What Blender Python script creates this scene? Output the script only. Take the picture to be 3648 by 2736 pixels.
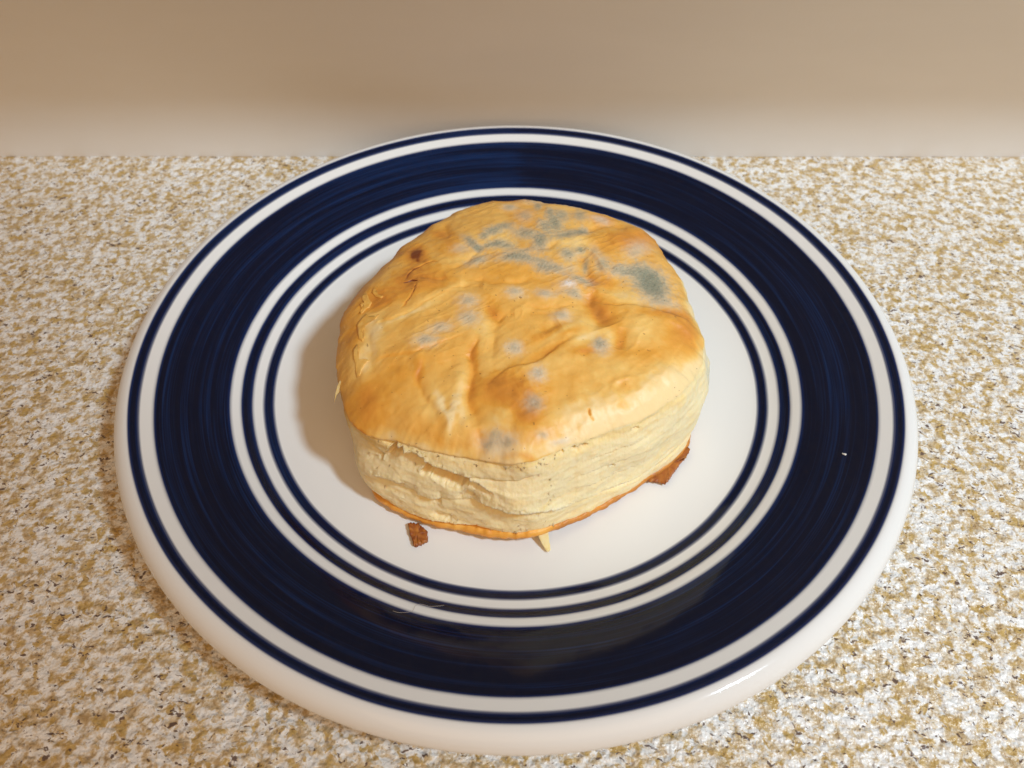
import bpy, math
import numpy as np
from mathutils import Vector

for _o in list(bpy.data.objects):
    bpy.data.objects.remove(_o)
S = bpy.context.scene
COL = S.collection
MM = 0.001

# ---------------------------------------------------------------- camera
cam_d = bpy.data.cameras.new('camera')
cam_d.lens = 27.04; cam_d.sensor_width = 36.0
cam_d.clip_start = 0.005; cam_d.clip_end = 20
cam_d.dof.use_dof = True; cam_d.dof.focus_distance = 0.178; cam_d.dof.aperture_fstop = 22
cam = bpy.data.objects.new('camera', cam_d)
cam.location = (0.0, -0.1371, 0.1641)
cam.rotation_euler = (math.radians(90-50.39), 0, math.radians(0.06))
COL.objects.link(cam); S.camera = cam

# ---------------------------------------------------------------- room light, daylight from the window side, added warm fill
S.view_settings.view_transform = 'Standard'; S.view_settings.look = 'None'
S.view_settings.exposure = 0.0; S.view_settings.gamma = 1.0
W = bpy.data.worlds.new('World'); S.world = W; W.use_nodes = True
W.node_tree.nodes['Background'].inputs['Color'].default_value = (1.0, 0.67, 0.43, 1)
W.node_tree.nodes['Background'].inputs['Strength'].default_value = 0.215

def aim(o, target):
    o.rotation_euler = (Vector(target)-o.location).to_track_quat('-Z', 'Y').to_euler()
kd = bpy.data.lights.new('window_daylight', 'SPOT')
kd.energy = 65.0; kd.color = (0.69, 0.87, 1.0); kd.shadow_soft_size = 0.085
kd.spot_size = math.radians(52.0); kd.spot_blend = 0.14  # cone edge stands in for a soft cast shadow on the near-left counter
key = bpy.data.objects.new('window_daylight', kd); key.location = (0.745, -0.44, 1.07); COL.objects.link(key)
aim(key, (0.40, 0.30, 0.0))
wd = bpy.data.lights.new('warm_fill', 'AREA')  # added warm fill from the front, lifts the biscuit's side and the wall
wd.shape = 'RECTANGLE'; wd.size = 1.1; wd.size_y = 0.9; wd.energy = 4.2; wd.color = (1.0, 0.64, 0.34)
warm = bpy.data.objects.new('warm_fill', wd); warm.location = (0.06, -0.76, 0.68); COL.objects.link(warm)
aim(warm, (0, 0, 0))

# ---------------------------------------------------------------- helpers
def mesh_obj(name, verts, faces, mat, parent=None, smooth=True, attrs=None):
    me = bpy.data.meshes.new(name)
    v = np.asarray(verts, float)*MM
    me.from_pydata(v.tolist(), [], faces if isinstance(faces, list) else faces.tolist())
    me.update()
    if smooth:
        me.polygons.foreach_set('use_smooth', np.ones(len(me.polygons), bool))
    if attrs:
        for k, a in attrs.items():
            at = me.attributes.new(k, 'FLOAT', 'POINT'); at.data.foreach_set('value', np.asarray(a, np.float32).ravel())
    o = bpy.data.objects.new(name, me); COL.objects.link(o)
    if mat: me.materials.append(mat)
    if parent: o.parent = parent
    return o
def thing(name, label, cat, loc=(0, 0, 0)):
    o = bpy.data.objects.new(name, None); COL.objects.link(o); o.empty_display_size = 0.01
    o.location = loc; o['label'] = label; o['category'] = cat
    return o
def tag(o, label, cat):
    o['label'] = label; o['category'] = cat; return o
def grid_faces(nr, nc, wrap=True):
    """quads of an (nr, nc) vertex grid, row-major; wrap joins the last column to the first"""
    i = np.arange(nr-1)[:, None]; j = np.arange(nc if wrap else nc-1)[None, :]
    k = (j+1) % nc
    f = np.stack([i*nc+j, i*nc+k, (i+1)*nc+k, (i+1)*nc+j], -1).reshape(-1, 4)
    return f
_rng = np.random.RandomState(7)
_P = _rng.permutation(256); _P = np.r_[_P, _P, _P]
_G = _rng.normal(size=(256, 3)); _G /= np.linalg.norm(_G, axis=1)[:, None]
def perlin(x, y, z=0.0):
    x, y, z = np.broadcast_arrays(np.asarray(x, float), np.asarray(y, float), np.asarray(z, float))
    xi, yi, zi = np.floor(x).astype(int), np.floor(y).astype(int), np.floor(z).astype(int)
    xf, yf, zf = x-xi, y-yi, z-zi
    fd = lambda t: t*t*t*(t*(t*6-15)+10)
    u, v, w = fd(xf), fd(yf), fd(zf)
    r = 0
    for dx in (0, 1):
        for dy in (0, 1):
            for dz in (0, 1):
                h = _P[_P[_P[(xi+dx) % 256]+(yi+dy) % 256]+(zi+dz) % 256]
                g = _G[h]
                d = g[..., 0]*(xf-dx)+g[..., 1]*(yf-dy)+g[..., 2]*(zf-dz)
                r = r+d*(u if dx else 1-u)*(v if dy else 1-v)*(w if dz else 1-w)
    return r*1.6
def fbm(x, y, z=0.0, oct=3):
    r = 0; a = 1.0
    for k in range(oct):
        r = r+a*perlin(np.asarray(x)*2**k+17.3*k, np.asarray(y)*2**k+5.1*k, np.asarray(z)*2**k+2.7*k); a *= 0.5
    return r
def sstep(a, b, x):
    t = np.clip((x-a)/(b-a), 0, 1); return t*t*(3-2*t)

# node helpers
def new_mat(name):
    m = bpy.data.materials.new(name); m.use_nodes = True
    nt = m.node_tree; b = nt.nodes['Principled BSDF']
    return m, nt, b
def N(nt, typ, ins=None, **props):
    n = nt.nodes.new(typ)
    for k, v in props.items(): setattr(n, k, v)
    for k, v in (ins or {}).items():
        s = n.inputs[k]
        if isinstance(v, bpy.types.NodeSocket): nt.links.new(v, s)
        else: s.default_value = v
    return n
def ramp(nt, fac, stops, interp='LINEAR'):
    n = nt.nodes.new('ShaderNodeValToRGB'); n.color_ramp.interpolation = interp
    el = n.color_ramp.elements
    while len(el) > 1: el.remove(el[-1])
    el[0].position = stops[0][0]; el[0].color = (*stops[0][1], 1)
    for p, c in stops[1:]:
        e = el.new(p); e.color = (*c, 1)
    nt.links.new(fac, n.inputs['Fac']); return n.outputs['Color']
def mix(nt, fac, a, b, typ='MIX'):
    n = nt.nodes.new('ShaderNodeMix'); n.data_type = 'RGBA'; n.blend_type = typ
    for s, v in ((n.inputs[0], fac), (n.inputs[6], a), (n.inputs[7], b)):
        if isinstance(v, bpy.types.NodeSocket): nt.links.new(v, s)
        elif isinstance(v, (int, float)): s.default_value = v
        else: s.default_value = (*v, 1)
    return n.outputs[2]
def math_n(nt, op, a, b=None, clamp=False):
    n = nt.nodes.new('ShaderNodeMath'); n.operation = op; n.use_clamp = clamp
    for s, v in ((n.inputs[0], a), (n.inputs[1], b)):
        if v is None: continue
        if isinstance(v, bpy.types.NodeSocket): nt.links.new(v, s)
        else: s.default_value = v
    return n.outputs[0]
def mrange(nt, v, a, b, c=0.0, d=1.0, smooth=True):
    n = N(nt, 'ShaderNodeMapRange', {'Value': v, 'From Min': a, 'From Max': b, 'To Min': c, 'To Max': d})
    n.interpolation_type = 'SMOOTHSTEP' if smooth else 'LINEAR'
    return n.outputs['Result']
def noise(nt, vec, scale, detail=2, rough=0.5, dist=0.0):
    n = N(nt, 'ShaderNodeTexNoise', {'Vector': vec, 'Scale': scale, 'Detail': detail, 'Roughness': rough, 'Distortion': dist})
    return n.outputs['Fac']
def bump(nt, h, strength, dist, normal=None):
    ins = {'Height': h, 'Strength': strength, 'Distance': dist}
    if normal: ins['Normal'] = normal
    return N(nt, 'ShaderNodeBump', ins).outputs['Normal']

# ---------------------------------------------------------------- countertop and wall
def counter_material():
    m, nt, b = new_mat('speckled_laminate')
    co = N(nt, 'ShaderNodeTexCoord').outputs['Object']
    warp = N(nt, 'ShaderNodeTexNoise', {'Vector': co, 'Scale': 420.0, 'Detail': 2.0}).outputs['Color']
    off = N(nt, 'ShaderNodeVectorMath', {0: warp, 1: (-0.5, -0.5, -0.5)}, operation='ADD').outputs[0]
    off = N(nt, 'ShaderNodeVectorMath', {0: off, 'Scale': 0.0022}, operation='SCALE').outputs[0]
    cw = N(nt, 'ShaderNodeVectorMath', {0: co, 1: off}, operation='ADD').outputs[0]
    big = math_n(nt, 'MULTIPLY', math_n(nt, 'SUBTRACT', noise(nt, co, 105, 3, 0.6), 0.5), 0.20)
    n1 = math_n(nt, 'SUBTRACT', noise(nt, cw, 340, 5, 0.66), big)
    c = ramp(nt, n1, [(0.30, (0.42, 0.28, 0.13)), (0.40, (0.56, 0.42, 0.24)), (0.46, (0.71, 0.60, 0.44)), (0.50, (0.80, 0.75, 0.67)), (0.54, (0.87, 0.87, 0.86)), (0.7, (0.89, 0.89, 0.89))])
    sh = N(nt, 'ShaderNodeVectorMath', {0: cw, 1: (0.31, 0.17, 0.0)}, operation='ADD').outputs[0]
    n2 = noise(nt, sh, 370, 4, 0.62, 0.3)
    n2 = math_n(nt, 'ADD', n2, math_n(nt, 'MULTIPLY', big, 0.75))
    och = ramp(nt, noise(nt, sh, 800, 3, 0.6), [(0.3, (0.43, 0.27, 0.07)), (0.55, (0.58, 0.40, 0.145)), (0.8, (0.70, 0.55, 0.29))])
    c = mix(nt, mrange(nt, n2, 0.505, 0.62, 0, 0.97), c, och)
    # dark flecks: small crisp grains gathered in loose clusters
    sh3 = N(nt, 'ShaderNodeVectorMath', {0: cw, 1: (0.77, 0.57, 0.2)}, operation='ADD').outputs[0]
    st3 = N(nt, 'ShaderNodeMapping', {'Vector': sh3, 'Rotation': (0, 0, 0.5), 'Scale': (1.0, 1.7, 1.0)}).outputs[0]
    n3 = noise(nt, st3, 600, 2, 0.6)
    clus = noise(nt, sh3, 190, 2, 0.5)
    d = math_n(nt, 'ADD', n3, math_n(nt, 'MULTIPLY', math_n(nt, 'SUBTRACT', clus, 0.5), 0.45))
    c = mix(nt, mrange(nt, d, 0.635, 0.685, 0, 0.95), c, (0.13, 0.08, 0.062))
    n4 = noise(nt, sh3, 1050, 1, 0.5)
    c = mix(nt, mrange(nt, n4, 0.64, 0.72, 0, 0.55), c, (0.27, 0.2, 0.17))
    nt.links.new(c, b.inputs['Base Color'])
    b.inputs['Roughness'].default_value = 0.34
    b.inputs['Specular IOR Level'].default_value = 0.5
    h = math_n(nt, 'ADD', noise(nt, co, 430, 2, 0.5), math_n(nt, 'MULTIPLY', noise(nt, co, 900, 2, 0.5), 0.30))
    nt.links.new(bump(nt, h, 1.0, 0.0012), b.inputs['Normal'])
    return m
def wall_material():
    m, nt, b = new_mat('beige_paint')
    co = N(nt, 'ShaderNodeTexCoord').outputs['Object']
    st = N(nt, 'ShaderNodeMapping', {'Vector': co, 'Scale': (0.25, 1, 1)}).outputs[0]
    n = noise(nt, st, 60, 4, 0.6)
    n5 = noise(nt, co, 150, 1, 0.4)
    c = mix(nt, mrange(nt, n, 0.3, 0.7), (0.78, 0.785, 0.785), (0.80, 0.805, 0.805))
    c = mix(nt, mrange(nt, n5, 0.77, 0.83, 0, 0.35), c, (0.42, 0.33, 0.24))
    nt.links.new(c, b.inputs['Base Color'])
    b.inputs['Roughness'].default_value = 0.62; b.inputs['Specular IOR Level'].default_value = 0.25
    nt.links.new(bump(nt, noise(nt, co, 900, 3, 0.6), 0.12, 0.0003), b.inputs['Normal'])
    return m
def box(name, x0, x1, y0, y1, z0, z1, mat):
    v = [(x, y, z) for x in (x0, x1) for y in (y0, y1) for z in (z0, z1)]
    f = [(0, 1, 3, 2), (4, 6, 7, 5), (0, 4, 5, 1), (2, 3, 7, 6), (0, 2, 6, 4), (1, 5, 7, 3)]
    return mesh_obj(name, v, f, mat, smooth=False)
counter = box('countertop', -700, 700, -520, 106.9, -38, 0, counter_material()); counter['kind'] = 'structure'
wall = box('wall', -700, 700, 107, 125, -38, 130, wall_material()); wall['kind'] = 'structure'

def shade_shelf_material():
    m, nt, b = new_mat('pale_wood')
    co = N(nt, 'ShaderNodeTexCoord').outputs['Object']
    st = N(nt, 'ShaderNodeMapping', {'Vector': co, 'Scale': (0.06, 1, 1)}).outputs[0]
    nt.links.new(ramp(nt, noise(nt, st, 260, 4, 0.6), [(0.3, (0.66, 0.57, 0.46)), (0.7, (0.72, 0.64, 0.53))]), b.inputs['Base Color'])
    b.inputs['Roughness'].default_value = 0.4
    return m
# added board out of view: shades the upper wall, bounces light onto it
shade_shelf = box('shade_shelf', -700, 700, 53.0, 106.9, 112, 130, shade_shelf_material()); shade_shelf['kind'] = 'structure'
# ---------------------------------------------------------------- biscuit shape (mm, plate-centred)
BC = (1.0, -6.0)
LIP = [(-163,45.0,27),(-155,45.5,27),(-147,46.7,27),(-140,47.2,27),(-136,46.2,27.3),(-131,44.2,28),(-122,43.0,29.2),(-113,42.0,30),
       (-102,41.6,31),(-93,43.0,32),(-88,43.4,32.8),(-83,41.8,32.8),(-76,39.6,32.6),(-61,39.6,32.2),(-48,41.0,32),(-36,42.4,31.6),
       (-26,43.6,31),(-18,44.8,30.5),(-9,44.0,30),(2,42.8,29.3),(14,43.4,28.5),(22,44.6,28.5),(32,46.0,28.5),(43,49.0,28.5),(49,49.6,28.5),
       (58,48.6,28.5),(66,47.6,28.5),(77,47.6,28.5),(87,48.8,28.5),(99,48.8,28.5),(111,48.0,28),(122,45.2,27.6),(133,44.0,27),
       (146,42.6,27),(163,43.8,27),(176,44.4,27),(186,44.2,27)]
BOT = [(-180,42.5,5),(-165,43.5,5),(-150,42.6,5.2),(-144,44.2,5.6),(-139,46.8,5.6),(-133,48.0,5.2),(-121,46.4,5),(-107,44.8,5.5),(-93,45.4,6.5),(-87,45.9,7.4),(-82,45.0,7.2),
       (-74,43.2,6),(-57,41.7,5),(-43,42.6,5),(-27,46.0,5),(-18,45.6,5),(-5,43.5,5),(30,43.5,5),(60,44.5,5),(90,45,5),(120,43,5),(150,42,5)]
def _per(tab, col):
    a = np.array([p[0] for p in tab], float) % 360; v = np.array([p[col] for p in tab], float)
    o = np.argsort(a); a = a[o]; v = v[o]
    g = np.arange(3600)/10.0
    y = np.interp(g, np.r_[a[-1]-360, a, a[0]+360], np.r_[v[-1], v, v[0]])
    k = np.fft.rfftfreq(3600, 0.1); s = 2.0
    y = np.fft.irfft(np.fft.rfft(y)*np.exp(-2*(np.pi*k*s)**2), 3600)
    return lambda phi: np.interp(np.degrees(phi) % 360, np.r_[g, 360], np.r_[y, y[0]])
lipR, lipZ, botR, botZ = _per(LIP,1), _per(LIP,2), _per(BOT,1), _per(BOT,2)
def top_base(phi, rho):
    """height of the smooth dome, rho = 0 centre .. 1 lip"""
    zl = lipZ(phi)
    e = np.clip((rho-0.86)/0.14, 0, 1)
    zc = 37.5
    return zl + 2.6*(1-e**2) + (zc-zl-2.6)*(1-np.clip(rho,0,1)**2.4)
def wall_base(phi, t):
    """plain side wall, t = 0 bottom .. 1 lip -> r, z"""
    zb = botZ(phi); zt = lipZ(phi)-0.1
    dg = (np.degrees(phi)+180) % 360-180
    r = botR(phi)*(1-t)+(lipR(phi)+0.05-0.45*np.clip((-84-dg)/14, 0, 1))*t
    r = r+1.6*np.sin(np.pi*np.clip(t,0,1))**0.8
    r = r-1.6*np.exp(-((dg+137)/7)**2)*np.exp(-((t-0.80)/0.16)**2)+1.6*np.exp(-((dg+140)/9)**2)*np.exp(-((t-0.36)/0.22)**2)
    r = r+1.4*np.exp(-((dg+14)/12)**2)*np.exp(-((t-0.62)/0.2)**2)
    return r, zb+(zt-zb)*t
MOLD = [(-1.6,33.73,2.01,-0.08,-0.03,-2.15,0.8,0.5),(2.51,28.63,2.29,0.06,0.01,-3.17,0.55,0.45),(6.1,34.09,1.17,0.1,-0.03,-2.27,0.5,0.8),(4.27,38.02,3.16,-0.02,-0.08,-2.35,0.6,0.2),(9.13,30.65,0.78,-1.39,-0.7,-1.66,0.5,0.7),(10.14,25.36,1.86,1.83,1.1,-5.68,0.7,0.9),(7.48,23.25,1.71,-2.3,-0.76,-1.95,0.7,0.7),(12.6,29.18,1.83,-0.39,-0.36,-2.92,0.6,0.7),(17.15,29.44,1.77,-0.42,-0.43,-2.8,0.6,0.7),(-2.68,22.96,2.18,0.65,0.16,-1.73,0.6,0.7),(-5.84,20.92,2.38,1.02,0.29,-2.14,0.75,0.85),(-8.13,18.42,1.37,0.71,0.33,-1.52,0.6,0.75),(2.55,19.41,3.17,-0.96,-0.27,-2.63,0.75,0.75),(6.26,15.92,1.65,-1.35,-1.1,-3.72,0.75,0.95),(13.68,19.7,4.07,1.68,0.09,-1.93,0.75,0.8),(17.29,21.12,1.57,0.21,-0.19,-2.32,0.7,0.9),(-11.38,15.87,2.1,-2.85,-0.55,-1.36,0.75,0.85),(-9.58,13.49,1.41,-0.16,0.07,-1.24,0.6,0.9),(-5.52,15.01,3.3,1.23,0.23,-1.54,0.75,0.8),(-2.45,14.09,2.57,-0.08,0.03,-1.77,0.7,0.75),(-13.92,13.62,2.27,0.21,0.29,-1.81,0.6,0.25),(-9.57,8.29,2.73,1.16,0.36,-1.6,0.85,0.6),(-0.73,9.21,3.62,0.47,0.06,-1.74,0.8,0.85),(2.44,8.32,3.09,-0.4,-0.11,-1.73,0.75,0.6),(1.7,11.73,4.58,0.66,0.07,-1.13,0.6,0.5),(6.8,5.88,2.32,-1.23,-0.64,-2.52,0.8,0.75),(9.91,5.11,2.21,-0.89,-0.33,-1.65,0.75,0.6),(12.98,10.64,2.06,-0.44,-0.35,-2.24,0.8,0.75),(16.33,12.43,1.31,0.19,-0.11,-1.7,0.5,0.85),(17.24,6.46,0.74,-0.11,-0.49,-3.25,0.35,0.8),(13.41,5.17,1.75,0.11,-0.09,-1.51,0.5,0.3),(15.8,1.14,2.82,-1.25,-0.45,-1.5,0.85,0.65),(13.84,-4.02,1.95,-0.63,-0.33,-1.52,0.75,0.6),(12.3,-1.77,2.67,0.14,-0.15,-2.59,0.5,0),(6.83,-4.6,2.22,-0.24,-0.08,-1.51,0.85,0.45),(-0.23,-4.1,2.12,-0.27,-0.11,-1.68,0.85,0.5),(-11.22,-6.37,2.33,-0.17,0.1,-2.09,0.8,0.5),(-10.96,-12.09,2.46,-0.16,0.15,-2.45,0.8,0.45),(10.69,-11.59,2.1,-0.25,-0.19,-1.78,0.9,0.4),(21.48,7.3,1.35,-1.43,-1.13,-2.32,0.7,0.6),(19.74,12.1,1.21,1.64,1,-2.21,0.5,0.3),(12.33,37.8,3.48,-1.09,-0.08,-1.43,0.6,0.3),(16.4,36.3,2.31,-0.07,-0.24,-1.72,0.6,0.3),(21.6,34.43,2.22,-0.68,0.06,1.03,0.65,0.2),(22.76,28.16,2.65,-0.77,-0.34,-1.84,0.8,0.15),(33.02,3.03,3.75,-2.83,-2.24,-4.61,1,1.35),(31.73,5.8,4.12,-0.61,-0.85,-2.95,0.95,0.75),(34.14,-0.45,2.51,-1.65,-1.28,-2.82,0.9,0.7),(26.53,5.5,2.95,0.01,-0.37,-1.97,0.85,0.7),(24.5,5.21,1.58,1.58,0.47,-1.35,0.6,0.5),(34.88,-4.08,4.34,-0.61,-0.6,-1.95,0.75,0.35),(31.39,15.68,3.62,2.2,0.03,-3.09,0.7,0.22),(30.01,13.2,1.69,0.85,-0.02,-1.83,0.4,0.35),(38.61,23.12,0.04,-0.1,1.08,-2.96,0.7,0.35),(-17.32,-14.54,2.42,0.17,0.29,-1.57,0.8,0.35),(-20.49,-18.28,2.59,0.13,0.23,-1.73,0.9,0.5),(-0.42,-21.46,1.99,-0.08,-0.01,-1.91,0.95,0.5),(18.72,-19.97,1.14,-1.08,-0.98,-1.74,0.95,0.7),(19.73,-21.17,1.19,-1.03,-0.99,-1.71,0.6,0.1),(4.67,-29.14,1.69,0.1,-0.01,-2.16,1,0.35),(3.82,-36.7,1.89,-0.03,-0.02,-1.95,0.6,0.6),(-4.29,-43.62,1.88,-0.28,0.03,-1.57,0.5,0.5),(-5.86,-44.89,1.61,-0.28,0.05,-1.21,0.5,0.54),(-1.75,-45.31,1.7,-0.32,-0.01,-1.27,0.5,0.54),(-3.65,-45.3,3.84,-0.66,-0.02,-2.28,0.7,0.12),(5.49,-43.94,1.32,0.2,0.02,-0.83,0.45,0.55),(9.2,-44.58,1.96,0.71,0.11,-0.49,0.75,0.25)]
WHITE = [(12.79,-0.56,1.61,0.09,-0.13,-1.35)]
BROWN = [(-25.61,14.6,1.97,-0.69,0.25,-2.89,0.72),(-25.01,15.25,0.85,-0.32,0.07,-1.1,0.35),(-26.34,14.04,0.58,-0.24,0.1,-1.08,0.3),(-25.54,13.64,3.38,-1.28,0.48,-4.76,0.35),(-26.7,3.81,2.78,1.93,1.18,-2.92,0.55),(-20.88,1.22,4.22,-0.81,0.32,-4.4,0.4),(-33.72,-2.81,2.48,2.43,2.34,-3.82,0.55),(-37.93,-11.99,2.41,-1.22,0.72,-5.58,0.35),(-19.92,22.79,1.95,-0.03,0.32,-2.15,0.5),(-16.96,16.58,2.19,-0.64,0.22,-3.39,0.3),(-2.65,40.41,4.71,-0.83,0.18,-2.14,0.6),(1.14,27.07,2.97,-0,-0.03,-6.12,0.15),(29.98,19.86,7.74,2.15,-0.99,-5.03,0.48),(34.77,23.88,3.55,1.09,-0.81,-4.65,0.15),(23.37,28.77,3.04,0.04,-0.29,-2.31,0.4),(18.98,-7.65,1.49,0.9,0.74,-4.08,0.36),(21.27,-12.49,1.81,1.46,1.03,-3.05,0.34),(22.08,0.24,2.5,-1.04,-0.72,-2.2,0.4),(21.52,-5.91,2.67,0.28,-0.26,-2.97,0.18),(-5.26,-9.95,1.26,0.97,1.18,-2.7,0.4),(-2.53,-33.77,3.99,1.35,1.08,-3.47,0.55),(-4.4,-30.38,2.12,1.28,0.71,-1.56,0.35),(2.54,-38.14,3.58,-0.07,-0.05,-3.47,0.45),(1.75,-40.47,2.34,-0.13,-0.04,-1.63,0.22),(15.23,-22.22,2.48,0.66,0.08,-0.95,0.45),(7.17,-17.01,3.51,2.25,0.35,-1.02,0.3),(11.7,-16.6,3.75,1.45,0.13,-0.86,0.25),(7.08,-22.48,4.6,2.87,0.31,-0.95,0.35),(23.7,-18.45,1.15,0.02,-0.63,-3.72,0.35),(40.16,-13.97,4.66,-0.34,-2.16,-5.6,0.45),(36.18,-8.31,6.42,0.64,-0.43,-1.51,0.45),(29.15,-21.93,5.85,0.69,-0.24,-2.14,0.2),(-9.62,-22.35,0.88,-0.29,-0.29,-2.3,0.45),(-9.44,-33.19,0.98,-0.12,-0.31,-6.31,0.35),(-21.47,-26.23,0.86,-0.11,0.01,-2.9,0.3),(-27.33,-26.02,5.88,-1.01,0.35,-4.45,0.15),(-33.15,-34.66,4.16,-1.47,0.4,-4,0.2),(-32.69,-30.03,2.72,-0.85,0.43,-4.1,0.3),(-34.33,-36.71,1.07,-0.82,0.94,-0.81,0.35),(-10.96,-45.12,6.98,-2.47,-0.37,-0.9,0.25),(1.18,-48.09,3.39,-0.42,-0.09,-0.54,0.4),(22.3,-36.14,1.6,0.24,-0.05,-0.77,0.3),(24.48,-30.96,2.31,1.48,0.49,-1.72,0.2),(4.33,0,8.07,0.1,-0.06,-3.98,0.1),(-5.22,4.24,6.89,-0.32,0.03,-3.1,0.1),(18.71,0.8,1.13,0.43,0.13,-3.43,0.3),(6.44,-47.29,2.08,0.83,-0.15,-0.27,0.3),(-28.1,-2.81,3.34,2.17,1.15,-2.38,0.2)]
PALE = [(-33.91,-13.26,3.29,-0.89,0.76,-6.27,0.55),(-34.98,-22.02,2.4,-0.72,0.41,-3.96,0.45),(-31.23,-6.84,3.45,1.69,0.63,-1.46,0.35),(-25.51,-9.14,5.94,2.65,0.43,-0.89,0.4),(-17.22,-2.95,4.7,2.79,0.45,-1.34,0.3),(-13.75,9.68,4.05,1.11,0.28,-1.4,0.25),(-3.96,16.84,4.28,-0.26,0.03,-3.9,0.2),(-17.84,-35.86,1.87,-0.21,0.13,-2.09,0.35),(-16.05,-35.24,0.78,0.17,1.43,-3.99,0.45),(-13.78,-38.81,0.76,-0.23,-0.53,-3.6,0.6),(-10.57,-37.79,1.76,-0.15,0.12,-3.32,0.45),(-11.97,-30.92,1.23,-0.43,-0.63,-3.42,0.3),(16.1,14.97,2.81,-0.63,-0.49,-2.98,0.45),(10,15.73,2.15,0.08,-0.14,-2.6,0.25),(24.79,-3.39,3.98,-0.43,-0.47,-2.32,0.45),(17.64,-13.67,2.57,0.2,-0.13,-1.79,0.3),(15.38,-18.07,3.67,1.89,0.24,-1.06,0.4),(9.78,-17.04,2.86,2.11,0.23,-0.64,0.4),(21.28,-16.9,0.95,0.35,0.27,-2.43,0.4),(29.18,-15.29,5.09,-0.53,-1.01,-4.47,0.25),(30.04,-32.15,8.33,4.83,1.13,-3.81,0.45),(35.2,-26.34,5.57,1.86,-0.52,-4.7,0.3),(18.6,-36.19,5.51,0.57,-0.23,-3.74,0.35),(12,-39.36,4.73,0.38,-0.06,-2.47,0.3),(-3.39,-39.34,2.78,0.95,0.83,-2.58,0.45),(42.9,7.21,0.48,0.54,0.93,-10.04,0.45),(41.24,14.95,0.03,-0.1,1.52,-5.36,0.35),(-3.95,-46.3,5.27,-0.82,0.06,-0.94,0.3),(-7.45,-16.44,2.56,-0.13,0.05,-3.41,0.2),(-5.36,-26.18,3.69,-0.19,0.06,-4.63,0.15),(6.94,-26.38,3.68,0.12,-0.09,-2.33,0.15),(21.12,-26.65,3.61,1.83,0.52,-2.14,0.2)]
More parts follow.
